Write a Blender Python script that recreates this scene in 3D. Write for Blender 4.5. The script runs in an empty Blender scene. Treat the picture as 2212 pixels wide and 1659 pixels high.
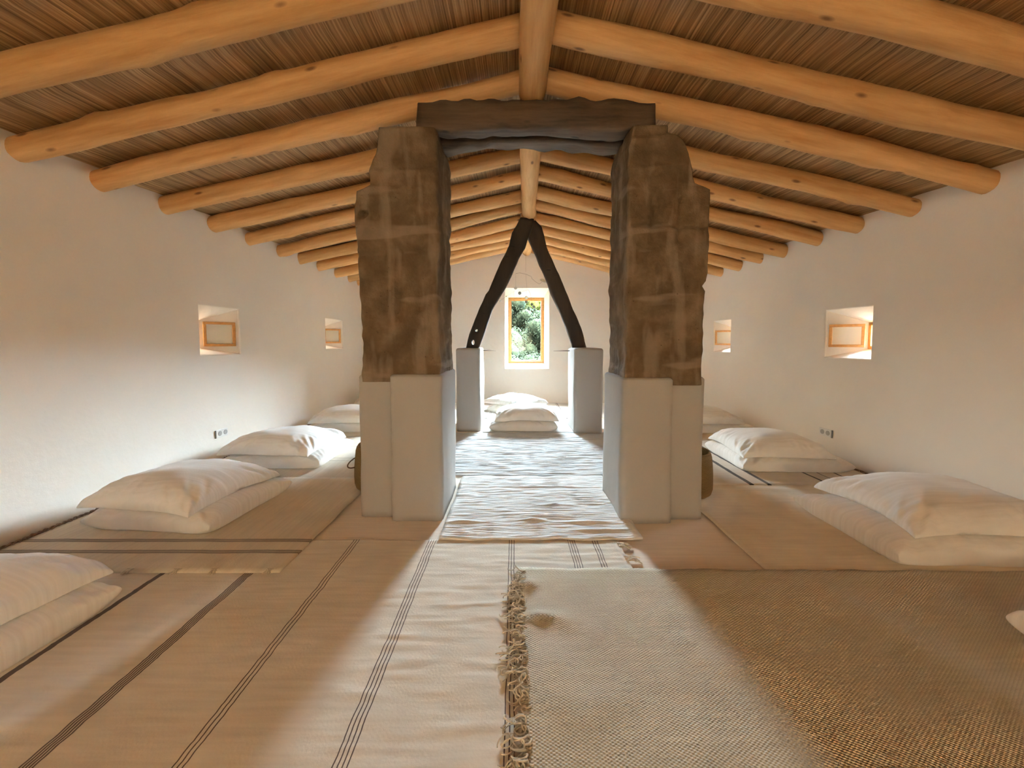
import bpy, bmesh, math, random
from mathutils import Vector, Matrix, noise

random.seed(7)
SC = bpy.context.scene
COL = SC.collection
PI = math.pi

# ------------------------------------------------------------------ camera
cam_d = bpy.data.cameras.new('camera')
cam = bpy.data.objects.new('camera', cam_d)
COL.objects.link(cam)
cam.location = (0, 0, 1.1)
cam.rotation_euler = (math.radians(87.0), 0, 0)
cam_d.sensor_width = 36.0
cam_d.lens = 820 / 2212 * 36
cam_d.shift_x = -4 / 2212
cam_d.shift_y = -48.5 / 2212
cam_d.clip_start = 0.02
cam_d.clip_end = 500
SC.camera = cam

# ------------------------------------------------------------------ view / cycles
SC.view_settings.view_transform = 'Standard'
SC.view_settings.look = 'None'
SC.view_settings.gamma = 1.0
SC.view_settings.use_curve_mapping = False
SC.view_settings.exposure = 1.92
cy = SC.cycles
cy.max_bounces = 12
cy.diffuse_bounces = 10
cy.glossy_bounces = 3
cy.transparent_max_bounces = 12
cy.sample_clamp_indirect = 8.0
cy.caustics_reflective = False
cy.caustics_refractive = False
cy.use_denoising = True

# ------------------------------------------------------------------ world: hazy bright sky, brighter towards front-right
WORLD_STRENGTH = 102.0
w = bpy.data.worlds.new('sky')
SC.world = w
w.use_nodes = True
nt = w.node_tree
nt.nodes.clear()
out = nt.nodes.new('ShaderNodeOutputWorld')
bg = nt.nodes.new('ShaderNodeBackground')
tc = nt.nodes.new('ShaderNodeTexCoord')
dot = nt.nodes.new('ShaderNodeVectorMath'); dot.operation = 'DOT_PRODUCT'
dot.inputs[1].default_value = Vector((0.62, 0.72, 0.32)).normalized()
nt.links.new(tc.outputs['Generated'], dot.inputs[0])
ramp = nt.nodes.new('ShaderNodeValToRGB')
ramp.color_ramp.elements[0].position = 0.28
ramp.color_ramp.elements[0].color = (0.10, 0.094, 0.083, 1)
ramp.color_ramp.elements[1].position = 1.0
ramp.color_ramp.elements[1].color = (1.08, 1.34, 1.58, 1)
nt.links.new(dot.outputs['Value'], ramp.inputs['Fac'])
nt.links.new(ramp.outputs['Color'], bg.inputs['Color'])
bg.inputs['Strength'].default_value = WORLD_STRENGTH
nt.links.new(bg.outputs['Background'], out.inputs['Surface'])

# ------------------------------------------------------------------ sun (from behind the house, lights the hillside)
sd = bpy.data.lights.new('sun', 'SUN')
sd.energy = 30.0
sd.angle = math.radians(0.6)
sd.color = (1.0, 0.95, 0.82)
sun = bpy.data.objects.new('sun', sd)
COL.objects.link(sun)
sun.rotation_euler = Vector((-0.30, 0.75, -0.95)).to_track_quat('-Z', 'Y').to_euler()


def portal(loc, direction, sx, sy):
    """light portal in a window opening: guides the sky light, adds none"""
    d = bpy.data.lights.new('window_portal', 'AREA')
    d.shape = 'RECTANGLE'; d.size = sx; d.size_y = sy
    d.cycles.is_portal = True
    o = bpy.data.objects.new('window_portal', d)
    COL.objects.link(o)
    o.location = loc
    o.rotation_euler = Vector(direction).to_track_quat('-Z', 'Z' if abs(direction[2]) < .5 else 'Y').to_euler()
    return o

portal((0.225, 7.23, 1.30), (0, -1, 0), 0.72, 1.3)
REAR_Y = -2.6
portal((-0.1, REAR_Y - 0.44, 1.30), (0, 1, 0), 1.68, 0.98)  # portal of the added rear window

# ------------------------------------------------------------------ material helpers
def mat(name):
    m = bpy.data.materials.new(name)
    m.use_nodes = True
    nt = m.node_tree
    b = nt.nodes['Principled BSDF']
    b.inputs['Specular IOR Level'].default_value = 0.2
    b.inputs['Roughness'].default_value = 0.9
    return m, nt, b

def N(nt, kind, **kw):
    n = nt.nodes.new(kind)
    for k, v in kw.items():
        setattr(n, k, v)
    return n

def coords(nt, scale=(1, 1, 1)):
    tc = N(nt, 'ShaderNodeTexCoord')
    mp = N(nt, 'ShaderNodeMapping')
    mp.inputs['Scale'].default_value = scale
    nt.links.new(tc.outputs['Object'], mp.inputs['Vector'])
    return mp.outputs['Vector']

def noise_tex(nt, vec, scale, detail=4, rough=0.55):
    n = N(nt, 'ShaderNodeTexNoise')
    n.inputs['Scale'].default_value = scale
    n.inputs['Detail'].default_value = detail
    n.inputs['Roughness'].default_value = rough
    nt.links.new(vec, n.inputs['Vector'])
    return n.outputs['Fac']

def ramp_of(nt, fac, stops, interp='LINEAR'):
    r = N(nt, 'ShaderNodeValToRGB')
    r.color_ramp.interpolation = interp
    els = r.color_ramp.elements
    while len(els) < len(stops):
        els.new(0.5)
    for e, (p, c) in zip(els, stops):
        e.position = p
        e.color = (*c, 1) if len(c) == 3 else c
    nt.links.new(fac, r.inputs['Fac'])
    return r.outputs['Color']

def mixc(nt, fac, a, b, blend='MIX'):
    m = N(nt, 'ShaderNodeMix', data_type='RGBA', blend_type=blend)
    for s, v in ((m.inputs['Factor'], fac), (m.inputs[6], a), (m.inputs[7], b)):
        if isinstance(v, (int, float)):
            s.default_value = v
        elif isinstance(v, tuple):
            s.default_value = (*v, 1)
        else:
            nt.links.new(v, s)
    return m.outputs[2]

def math_n(nt, op, a, b=None, c=None):
    m = N(nt, 'ShaderNodeMath', operation=op)
    for i, v in enumerate((a, b, c)):
        if v is None:
            continue
        if isinstance(v, (int, float)):
            m.inputs[i].default_value = v
        else:
            nt.links.new(v, m.inputs[i])
    return m.outputs[0]

def bump(nt, b, h, strength=0.5, dist=0.01):
    n = N(nt, 'ShaderNodeBump')
    n.inputs['Strength'].default_value = strength
    n.inputs['Distance'].default_value = dist
    nt.links.new(h, n.inputs['Height'])
    nt.links.new(n.outputs['Normal'], b.inputs['Normal'])

def plaster(name, col, bs=0.35):
    m, nt, b = mat(name)
    v = coords(nt)
    n1 = noise_tex(nt, v, 1.7, 3)
    c = ramp_of(nt, n1, [(0.3, tuple(x * 0.96 for x in col)), (0.7, col)])
    nt.links.new(c, b.inputs['Base Color'])
    n2 = noise_tex(nt, v, 9, 5, 0.5)
    n3 = noise_tex(nt, v, 160, 2, 0.5)
    h = math_n(nt, 'MULTIPLY_ADD', n3, 0.05, n2)
    bump(nt, b, h, bs, 0.012)
    return m

M = {}
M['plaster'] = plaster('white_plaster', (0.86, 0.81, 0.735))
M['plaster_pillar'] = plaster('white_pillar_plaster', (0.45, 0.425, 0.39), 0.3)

# worn brown render on the upper pillars
def old_render():
    m, nt, b = mat('worn_brown_render')
    v = coords(nt)
    n1 = noise_tex(nt, v, 4.5, 6, 0.6)
    base = ramp_of(nt, n1, [(0.32, (0.105, 0.070, 0.038)), (0.50, (0.17, 0.118, 0.068)), (0.68, (0.27, 0.195, 0.125))])
    v2 = coords(nt, (9, 9, 1.6))
    n2 = noise_tex(nt, v2, 1.0, 3, 0.5)
    k = ramp_of(nt, n2, [(0.52, (0, 0, 0)), (0.62, (1, 1, 1))])
    c = mixc(nt, math_n(nt, 'MULTIPLY', k, 0.5), base, (0.33, 0.26, 0.185))
    v3 = coords(nt, (1.5, 1.5, 9))
    n3 = noise_tex(nt, v3, 1.0, 2, 0.5)
    k3 = ramp_of(nt, n3, [(0.60, (0, 0, 0)), (0.66, (1, 1, 1))])
    c = mixc(nt, math_n(nt, 'MULTIPLY', k3, 0.45), c, (0.36, 0.285, 0.21))
    vo = N(nt, 'ShaderNodeTexVoronoi'); vo.inputs['Scale'].default_value = 26
    nt.links.new(v, vo.inputs['Vector'])
    k4 = ramp_of(nt, vo.outputs['Distance'], [(0.05, (1, 1, 1)), (0.14, (0, 0, 0))])
    n4 = noise_tex(nt, v, 7, 2)
    k4 = math_n(nt, 'MULTIPLY', k4, math_n(nt, 'GREATER_THAN', n4, 0.58))
    c = mixc(nt, math_n(nt, 'MULTIPLY', k4, 0.7), c, (0.07, 0.045, 0.025))
    nt.links.new(c, b.inputs['Base Color'])
    h = math_n(nt, 'ADD', noise_tex(nt, v, 22, 8, 0.65), math_n(nt, 'MULTIPLY', n2, 0.6))
    bump(nt, b, h, 0.75, 0.02)
    return m
M['render'] = old_render()

def wood_log(name, lo, hi, knot, gs=(1.2, 14, 14)):
    m, nt, b = mat(name)
    b.inputs['Roughness'].default_value = 0.62
    b.inputs['Specular IOR Level'].default_value = 0.35
    v = coords(nt, gs)
    oi = N(nt, 'ShaderNodeObjectInfo')
    sh = N(nt, 'ShaderNodeVectorMath', operation='ADD')
    cmb = N(nt, 'ShaderNodeCombineXYZ')
    nt.links.new(math_n(nt, 'MULTIPLY', oi.outputs['Random'], 37.0), cmb.inputs[0])
    nt.links.new(v, sh.inputs[0]); nt.links.new(cmb.outputs[0], sh.inputs[1])
    n1 = noise_tex(nt, sh.outputs[0], 1.0, 6, 0.65)
    c = ramp_of(nt, n1, [(0.3, lo), (0.68, hi)])
    tint = ramp_of(nt, oi.outputs['Random'], [(0, (0.84, 0.80, 0.74)), (1, (1.06, 1.0, 0.98))])
    c = mixc(nt, 1.0, c, tint, 'MULTIPLY')
    v2 = coords(nt, (3.2, 9, 9))
    sh2 = N(nt, 'ShaderNodeVectorMath', operation='ADD')
    nt.links.new(v2, sh2.inputs[0]); nt.links.new(cmb.outputs[0], sh2.inputs[1])
    vo = N(nt, 'ShaderNodeTexVoronoi'); vo.inputs['Scale'].default_value = 1.25
    nt.links.new(sh2.outputs[0], vo.inputs['Vector'])
    k = ramp_of(nt, vo.outputs['Distance'], [(0.07, (1, 1, 1)), (0.16, (0, 0, 0))])
    rnd = N(nt, 'ShaderNodeSeparateColor'); nt.links.new(vo.outputs['Color'], rnd.inputs[0])
    k = math_n(nt, 'MULTIPLY', k, math_n(nt, 'GREATER_THAN', rnd.outputs[0], 0.3))
    c = mixc(nt, math_n(nt, 'MULTIPLY', k, 0.8), c, knot)
    nt.links.new(c, b.inputs['Base Color'])
    bump(nt, b, math_n(nt, 'SUBTRACT', n1, math_n(nt, 'MULTIPLY', k, 0.4)), 0.5, 0.012)
    return m
M['log'] = wood_log('peeled_pine', (0.56, 0.285, 0.09), (0.82, 0.52, 0.235), (0.13, 0.05, 0.018))
M['dark_timber'] = wood_log('dark_old_timber', (0.035, 0.021, 0.012), (0.15, 0.108, 0.070), (0.012, 0.008, 0.005))
M['strut_timber'] = wood_log('dark_strut_timber', (0.022, 0.014, 0.009), (0.060, 0.040, 0.026), (0.010, 0.007, 0.005), (7, 7, 1.1))

# window frames
def simple(name, col, rough=0.6, spec=0.3, nscale=0, amt=0.15, bs=0.0):
    m, nt, b = mat(name)
    b.inputs['Roughness'].default_value = rough
    b.inputs['Specular IOR Level'].default_value = spec
    v = coords(nt)
    n = noise_tex(nt, v, nscale or 8, 3)
    c = ramp_of(nt, n, [(0.3, tuple(x * (1 - amt) for x in col)), (0.7, col)])
    nt.links.new(c, b.inputs['Base Color'])
    if bs:
        bump(nt, b, n, bs, 0.004)
    return m
M['frame_wood'] = simple('varnished_frame_wood', (0.66, 0.33, 0.10), 0.4, 0.5, 30, 0.3)
M['white_plastic'] = simple('white_plastic', (0.82, 0.80, 0.76), 0.4, 0.5)
M['dark_plastic'] = simple('dark_plastic', (0.30, 0.27, 0.25), 0.5, 0.4)
M['grey_plastic'] = simple('grey_plastic', (0.45, 0.43, 0.40), 0.5, 0.4)
M['wire'] = simple('thin_dark_wire', (0.10, 0.06, 0.04), 0.5, 0.5)
M['shell'] = simple('pale_shell', (0.80, 0.82, 0.78), 0.35, 0.5, 40)
M['shell_dark'] = simple('grey_shell', (0.30, 0.31, 0.27), 0.4, 0.5, 40)
M['stone'] = simple('outside_stone', (0.45, 0.40, 0.32), 0.9, 0.1, 6, 0.3)
M['roof'] = simple('roof_boards', (0.25, 0.16, 0.09), 0.9, 0.1, 6, 0.3)
M['leather'] = simple('brown_leather', (0.16, 0.08, 0.035), 0.6, 0.3, 30)

m, nt, b = mat('window_glass')
nt.nodes.remove(b)
o_ = nt.nodes['Material Output']
tr = N(nt, 'ShaderNodeBsdfTransparent'); gl = N(nt, 'ShaderNodeBsdfGlossy'); mx = N(nt, 'ShaderNodeMixShader')
tr.inputs['Color'].default_value = (0.97, 0.985, 0.975, 1)
gl.inputs['Roughness'].default_value = 0.02
mx.inputs[0].default_value = 0.012
nt.links.new(tr.outputs[0], mx.inputs[1]); nt.links.new(gl.outputs[0], mx.inputs[2]); nt.links.new(mx.outputs[0], o_.inputs['Surface'])
M['glass'] = m

m, nt, b = mat('cream_fill_curtain')  # cloth of the added rear window, tinted to warm the fill light
nt.nodes.remove(b)
o_ = nt.nodes['Material Output']
df = N(nt, 'ShaderNodeBsdfDiffuse'); tl = N(nt, 'ShaderNodeBsdfTranslucent'); mx = N(nt, 'ShaderNodeMixShader')
df.inputs['Color'].default_value = (0.85, 0.76, 0.62, 1); tl.inputs['Color'].default_value = (0.92, 0.80, 0.64, 1)
mx.inputs[0].default_value = 0.6
nt.links.new(df.outputs[0], mx.inputs[1]); nt.links.new(tl.outputs[0], mx.inputs[2]); nt.links.new(mx.outputs[0], o_.inputs['Surface'])
M['fill_curtain'] = m
# reed ceiling
m, nt, b = mat('cane_reeds')
b.inputs['Roughness'].default_value = 0.55
b.inputs['Specular IOR Level'].default_value = 0.45
v = coords(nt, (130, 1.6, 1))
n1 = noise_tex(nt, v, 1.0, 2, 0.6)
v2 = coords(nt, (14, 0.8, 1))
n2 = noise_tex(nt, v2, 1.0, 3, 0.6)
c = ramp_of(nt, n1, [(0.30, (0.20, 0.115, 0.048)), (0.5, (0.42, 0.26, 0.12)), (0.72, (0.66, 0.46, 0.25))])
c2 = ramp_of(nt, n2, [(0.3, (0.88, 0.86, 0.82)), (0.7, (1.1, 1.08, 1.05))])
c = mixc(nt, 1.0, c, c2, 'MULTIPLY')
nt.links.new(c, b.inputs['Base Color'])
M['reed'] = m

# textiles
def cloth(name, col, stripes=(), axis=0, weave=420, coarse=False, stripe_col=(0.045, 0.022, 0.022), dirt=0.06, bs=0.25):
    m, nt, b = mat(name)
    b.inputs['Sheen Weight'].default_value = 0.15
    b.inputs['Specular IOR Level'].default_value = 0.05
    v = coords(nt)
    n1 = noise_tex(nt, v, 5, 4)
    c = ramp_of(nt, n1, [(0.3, tuple(x * (1 - dirt * 2) for x in col)), (0.7, col)])
    vt = coords(nt, (3, 60, 1) if axis == 0 else (60, 3, 1))
    n2 = noise_tex(nt, vt, 1.0, 3)
    c = mixc(nt, 1.0, c, ramp_of(nt, n2, [(0.3, (0.92, 0.91, 0.89)), (0.7, (1.03, 1.03, 1.03))]), 'MULTIPLY')
    sp = N(nt, 'ShaderNodeSeparateXYZ'); nt.links.new(v, sp.inputs[0])
    if stripes:
        x = sp.outputs[axis]
        wob = noise_tex(nt, v, 7, 2)
        x = math_n(nt, 'MULTIPLY_ADD', wob, 0.012, x)
        x = math_n(nt, 'SUBTRACT', x, 0.006)
        acc = None
        for cx_, hw in stripes:
            k = math_n(nt, 'COMPARE', x, cx_, hw)
            acc = k if acc is None else math_n(nt, 'MAXIMUM', acc, k)
        acc = math_n(nt, 'MULTIPLY', acc, 0.9)
        c = mixc(nt, acc, c, stripe_col)
    sx = math_n(nt, 'SINE', math_n(nt, 'MULTIPLY', sp.outputs[0], weave * (0.62 if coarse else 1)))
    sy = math_n(nt, 'SINE', math_n(nt, 'MULTIPLY', sp.outputs[1], weave))
    wv = math_n(nt, 'MULTIPLY', sx, sy)
    if coarse:
        dark = math_n(nt, 'MULTIPLY', math_n(nt, 'GREATER_THAN', math_n(nt, 'MULTIPLY', wv, -1.0), 0.35), 0.55)
        c = mixc(nt, dark, c, tuple(x * 0.52 for x in col))
    nt.links.new(c, b.inputs['Base Color'])
    fine = noise_tex(nt, v, 120, 3)
    h = math_n(nt, 'MULTIPLY_ADD', wv, 0.5 if coarse else 0.05, fine)
    bump(nt, b, h, bs if not coarse else 0.9, 0.003)
    return m

M['linen'] = cloth('pillow_linen', (0.88, 0.85, 0.80), weave=900, dirt=0.02, bs=0.15)
M['floor'] = cloth('smooth_beige_flooring', (0.80, 0.70, 0.59), weave=700, dirt=0.02, bs=0.1)
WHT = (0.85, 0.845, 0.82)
BGE = (0.76, 0.66, 0.51)

def lines(c, n, pitch, hw):
    return [(c + (i - (n - 1) / 2) * pitch, hw) for i in range(n)]
A_STR = [(-1.655, .012)] + lines(-1.25, 5, .0085, .0028) + lines(-.862, 3, .0135, .002) + lines(-.447, 4, .0125, .0018) + \
    lines(-.012, 3, .013, .0018) + lines(.315, 4, .0125, .0018) + lines(.442, 3, .013, .002)
M['rug_a'] = cloth('striped_wool', (0.78, 0.71, 0.60), A_STR, 0, stripe_col=(0.06, 0.028, 0.026))
M['rug_b'] = cloth('wool_end_stripes', (0.72, 0.63, 0.49), lines(1.905, 4, .0085, .0028) + lines(2.015, 4, .0085, .0028), 1, stripe_col=(0.09, 0.055, 0.035))
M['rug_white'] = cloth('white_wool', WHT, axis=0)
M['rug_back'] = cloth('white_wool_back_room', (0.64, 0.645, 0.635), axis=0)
M['rug_beige'] = cloth('beige_wool', (0.80, 0.70, 0.545), axis=0)
M['rug_coarse'] = cloth('coarse_weave', (0.67, 0.59, 0.45), weave=700, coarse=True)
M['rug_j'] = cloth('black_striped_wool', (0.72, 0.64, 0.53), [(1.80, .017), (1.935, .015), (2.39, .010), (2.50, .004), (2.635, .008)], 0, stripe_col=(0.02, 0.012, 0.01))
M['rug_g'] = cloth('white_wool_thin_lines', WHT, [(-.365, .006), (-.345, .003), (.735, .003), (.757, .006)], 0, stripe_col=(0.12, 0.07, 0.05))
M['rug_c'] = cloth('wool_faint_stripes', (0.70, 0.62, 0.50), [(3.42, .006), (3.50, .006), (3.9, .006)], 1, stripe_col=(0.40, 0.33, 0.24))
M['fringe'] = simple('fringe_yarn', (0.74, 0.65, 0.51), 0.95, 0.05, 60, 0.3)
M['fringe_brown'] = simple('brown_fringe_yarn', (0.42, 0.31, 0.24), 0.95, 0.05, 40, 0.5)

m, nt, b = mat('woven_palm')
v = coords(nt)
sp = N(nt, 'ShaderNodeSeparateXYZ'); nt.links.new(v, sp.inputs[0])
ang = math_n(nt, 'ARCTAN2', sp.outputs[1], sp.outputs[0])
rows = math_n(nt, 'SINE', math_n(nt, 'MULTIPLY', sp.outputs[2], 800))
cols_ = math_n(nt, 'SINE', math_n(nt, 'ADD', math_n(nt, 'MULTIPLY', ang, 90), math_n(nt, 'MULTIPLY', sp.outputs[2], 400)))
wv = math_n(nt, 'MULTIPLY_ADD', cols_, 0.4, rows)
c = ramp_of(nt, math_n(nt, 'MULTIPLY_ADD', wv, 0.3, 0.5), [(0.1, (0.17, 0.10, 0.04)), (0.9, (0.40, 0.27, 0.12))])
nt.links.new(c, b.inputs['Base Color'])
bump(nt, b, wv, 0.6, 0.004)
M['palm'] = m

def leafmat(name, a, bb):
    m, nt, b = mat(name)
    v = coords(nt)
    n = noise_tex(nt, v, 2.2, 5)
    nt.links.new(ramp_of(nt, n, [(0.35, a), (0.65, bb)]), b.inputs['Base Color'])
    b.inputs['Roughness'].default_value = 0.95
    b.inputs['Specular IOR Level'].default_value = 0.0
    return m
M['leaf0'] = leafmat('grey_green_leaves', (0.009, 0.014, 0.010), (0.019, 0.026, 0.018))
M['leaf1'] = leafmat('mid_green_leaves', (0.006, 0.0095, 0.005), (0.014, 0.019, 0.011))
M['leaf2'] = leafmat('yellow_green_leaves', (0.028, 0.036, 0.009), (0.045, 0.052, 0.015))
M['bark'] = simple('bark', (0.02, 0.015, 0.01), 1.0, 0.0, 10, 0.4)
M['grass'] = simple('hillside_scrub', (0.007, 0.009, 0.005), 1.0, 0.0, 3, 0.5)

# ------------------------------------------------------------------ object helpers
def tag(o, label=None, cat=None, group=None, kind=None):
    if label: o['label'] = label
    if cat: o['category'] = cat
    if group: o['group'] = group
    if kind: o['kind'] = kind
    return o

def new_obj(name, bm, material, parent=None, smooth=True, loc=None):
    me = bpy.data.meshes.new(name)
    bmesh.ops.recalc_face_normals(bm, faces=bm.faces)
    bm.to_mesh(me); bm.free()
    if smooth:
        for p in me.polygons: p.use_smooth = True
    for mm in (material if isinstance(material, (list, tuple)) else [material]):
        me.materials.append(mm)
    o = bpy.data.objects.new(name, me)
    COL.objects.link(o)
    if loc: o.location = loc
    if parent: o.parent = parent
    return o

def empty(name, loc, label, cat, group=None, rot=0):
    o = bpy.data.objects.new(name, None)
    COL.objects.link(o)
    o.empty_display_size = 0.05
    o.location = loc
    o.rotation_euler = (0, 0, rot)
    return tag(o, label, cat, group)

def copy_tree(o, parent=None):
    c = o.copy(); COL.objects.link(c)
    if parent: c.parent = parent
    for ch in list(o.children):
        copy_tree(ch, c)
    return c

def add_box(bm, lo, hi):
    vs = [bm.verts.new((x, y, z)) for x in (lo[0], hi[0]) for y in (lo[1], hi[1]) for z in (lo[2], hi[2])]
    for f in ((0, 1, 3, 2), (4, 6, 7, 5), (0, 4, 5, 1), (2, 3, 7, 6), (0, 2, 6, 4), (1, 5, 7, 3)):
        bm.faces.new([vs[i] for i in f])
    return vs

def add_tube(bm, pts, rads, seg=12, cap=True):
    """tube along pts, parallel-transported rings"""
    pts = [Vector(p) for p in pts]
    if isinstance(rads, (int, float)): rads = [rads] * len(pts)
    t = (pts[1] - pts[0]).normalized()
    n = t.orthogonal().normalized()
    rings = []
    for i, p in enumerate(pts):
        if i == 0: t2 = (pts[1] - pts[0])
        elif i == len(pts) - 1: t2 = (pts[-1] - pts[-2])
        else: t2 = (pts[i + 1] - pts[i - 1])
        if t2.length < 1e-9: t2 = t
        t2.normalize()
        n = (n - t2 * n.dot(t2))
        if n.length < 1e-6: n = t2.orthogonal()
        n.normalize()
        bnn = t2.cross(n)
        t = t2
        rings.append([bm.verts.new(p + (n * math.cos(a) + bnn * math.sin(a)) * rads[i]) for a in [2 * PI * k / seg for k in range(seg)]])
    for a, b in zip(rings, rings[1:]):
        for k in range(seg):
            bm.faces.new((a[k], a[(k + 1) % seg], b[(k + 1) % seg], b[k]))
    if cap:
        bm.faces.new(rings[0][::-1]); bm.faces.new(rings[-1])
    return rings

def add_lathe(bm, prof, seg=40, close=False):
    rings = []
    for r, z in prof:
        if r < 1e-6:
            rings.append([bm.verts.new((0, 0, z))])
        else:
            rings.append([bm.verts.new((r * math.cos(2 * PI * k / seg), r * math.sin(2 * PI * k / seg), z)) for k in range(seg)])
    for a, b in zip(rings, rings[1:]):
        for k in range(seg):
            k2 = (k + 1) % seg
            if len(a) == 1 and len(b) > 1: bm.faces.new((a[0], b[k2], b[k]))
            elif len(b) == 1 and len(a) > 1: bm.faces.new((a[k], a[k2], b[0]))
            elif len(a) > 1: bm.faces.new((a[k], a[k2], b[k2], b[k]))
    return rings

def nz(x, y=0.0, z=0.0):
    return noise.noise(Vector((x, y, z)))

def bevel_mod(o, width, seg=3, angle=30):
    md = o.modifiers.new('bevel', 'BEVEL')
    md.width = width; md.segments = seg; md.limit_method = 'ANGLE'; md.angle_limit = math.radians(angle)
    return o

# ------------------------------------------------------------------ room shell
XL, XR, YE = -2.70, 2.93, 6.75

def funnel_wall(name, mapf, ubreaks, vbreaks, holes, thick, material):
    """wall face on a u/v grid; each hole: (u0,u1,v0,v1, U0,U1,V0,V1, depth): splayed to the smaller rect at depth, then straight through"""
    bm = bmesh.new()
    e = 0.014                                   # rounded plaster rim
    outer = [(h[0] - e, h[1] + e, h[2] - e, h[3] + e) for h in holes]
    us = sorted(set(ubreaks + [h[i] for h in outer for i in (0, 1)]))
    vs = sorted(set(vbreaks + [h[i] for h in outer for i in (2, 3)]))
    g = [[bm.verts.new(mapf(u, v, 0)) for v in vs] for u in us]
    for i in range(len(us) - 1):
        for j in range(len(vs) - 1):
            cu, cv = (us[i] + us[i + 1]) / 2, (vs[j] + vs[j + 1]) / 2
            if any(h[0] < cu < h[1] and h[2] < cv < h[3] for h in outer):
                continue
            bm.faces.new((g[i][j], g[i + 1][j], g[i + 1][j + 1], g[i][j + 1]))
    # outer face
    for h, q in zip(holes, outer):
        a = [g[us.index(u)][vs.index(v)] for u, v in ((q[0], q[2]), (q[1], q[2]), (q[1], q[3]), (q[0], q[3]))]
        for k_ in range(1, 7):
            t_ = k_ / 6 * PI / 2
            f_, dd = e * (1 - math.sin(t_)), e * (1 - math.cos(t_))
            a2 = [bm.verts.new(mapf(u, v, dd)) for u, v in ((h[0] - f_, h[2] - f_), (h[1] + f_, h[2] - f_), (h[1] + f_, h[3] + f_), (h[0] - f_, h[3] + f_))]
            for k in range(4):
                bm.faces.new((a[k], a[(k + 1) % 4], a2[(k + 1) % 4], a2[k]))
            a = a2
        b = [bm.verts.new(mapf(u, v, h[8])) for u, v in ((h[4], h[6]), (h[5], h[6]), (h[5], h[7]), (h[4], h[7]))]
        c = [bm.verts.new(mapf(u, v, thick)) for u, v in ((h[4], h[6]), (h[5], h[6]), (h[5], h[7]), (h[4], h[7]))]
        for k in range(4):
            bm.faces.new((a[k], a[(k + 1) % 4], b[(k + 1) % 4], b[k]))
            bm.faces.new((b[k], b[(k + 1) % 4], c[(k + 1) % 4], c[k]))
    # outside skin on a grid with the same holes (outer, smaller rects)
    us2 = sorted(set([us[0], us[-1]] + [h[i] for h in holes for i in (4, 5)]))
    vs2 = sorted(set([vs[0], vs[-1]] + [h[i] for h in holes for i in (6, 7)]))
    for i in range(len(us2) - 1):
        for j in range(len(vs2) - 1):
            cu, cv = (us2[i] + us2[i + 1]) / 2, (vs2[j] + vs2[j + 1]) / 2
            if any(h[4] < cu < h[5] and h[6] < cv < h[7] for h in holes):
                continue
            bm.faces.new([bm.verts.new(mapf(u, v, thick)) for u, v in ((us2[i], vs2[j]), (us2[i + 1], vs2[j]), (us2[i + 1], vs2[j + 1]), (us2[i], vs2[j + 1]))])
    ob = new_obj(name, bm, material, smooth=False)
    ob['kind'] = 'structure'
    return ob

LW = [(3.275, 3.745, 0.985, 1.412), (5.465, 6.0, 1.0, 1.43)]
RW = [(3.12, 3.58, 0.958, 1.387), (5.15, 5.58, 0.96, 1.393)]
WT = 0.46
lh = [(a, b, c, d, a + .02, b - .195, c + .055, d - .115, .235) for a, b, c, d in LW]
rh = [(a, b, c, d, a + .03, b - .18, c + .075, d - .115, .235) for a, b, c, d in RW]
YB = REAR_Y
funnel_wall('wall_left', lambda u, v, d: (XL - d, u, v), [YB - .4, YE + .4], [-0.05, 2.34], lh, WT, M['plaster'])
funnel_wall('wall_right', lambda u, v, d: (XR + d, u, v), [YB - .4, YE + .4], [-0.05, 2.30], rh, WT, M['plaster'])
EW = (-0.155, 0.620, 0.622, 2.037, -0.10, 0.550, 0.708, 1.900, 0.20)
funnel_wall('wall_end', lambda u, v, d: (u, YE + d, v), [XL - .3, XR + .3], [-0.05, 3.05], [EW], 0.48, M['plaster'])
funnel_wall('wall_rear', lambda u, v, d: (u, YB - d, v), [XL - .3, XR + .3], [-0.05, 3.05],
            [(-1.0, 0.8, 0.75, 1.85, -.92, .72, .83, 1.77, .25)], 0.42, M['plaster'])  # this opening is invented, to let fill light in from behind

bm = bmesh.new()
add_box(bm, (XL - .4, YB - .4, -0.12), (XR + .4, YE + .4, 0.0))
fl = new_obj('floor', bm, M['floor'], smooth=False)
fl['kind'] = 'structure'

# roof geometry: underside of the reeds
RX = 0.10                                     # ridge x
RB = 2.685                                    # rafter underside at the ridge
def under(x):
    if x <= RX: return RB + (x - RX) * (RB - 2.075) / (RX - XL)
    return RB - (x - RX) * (RB - 2.015) / (XR - RX)
RD = 0.142                                    # rafter diameter
SLL = (RB - 2.075) / (RX - XL)
SLR = (RB - 2.015) / (XR - RX)
LRY = [-2.2, -1.75, -1.3, -0.85, -0.4, 0.05, 0.48, 0.9, 1.31, 1.72, 2.13, 2.53, 3.0, 3.49, 3.94, 4.44, 4.87, 5.33, 5.84, 6.29, 6.66]
RRY = [-2.25, -1.8, -1.35, -0.9, -0.45, 0.0, 0.40, 0.80, 1.20, 1.60, 2.0, 2.39, 2.85, 3.28, 3.715, 4.175, 4.56, 5.0, 5.44, 5.9, 6.34, 6.68]

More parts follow.
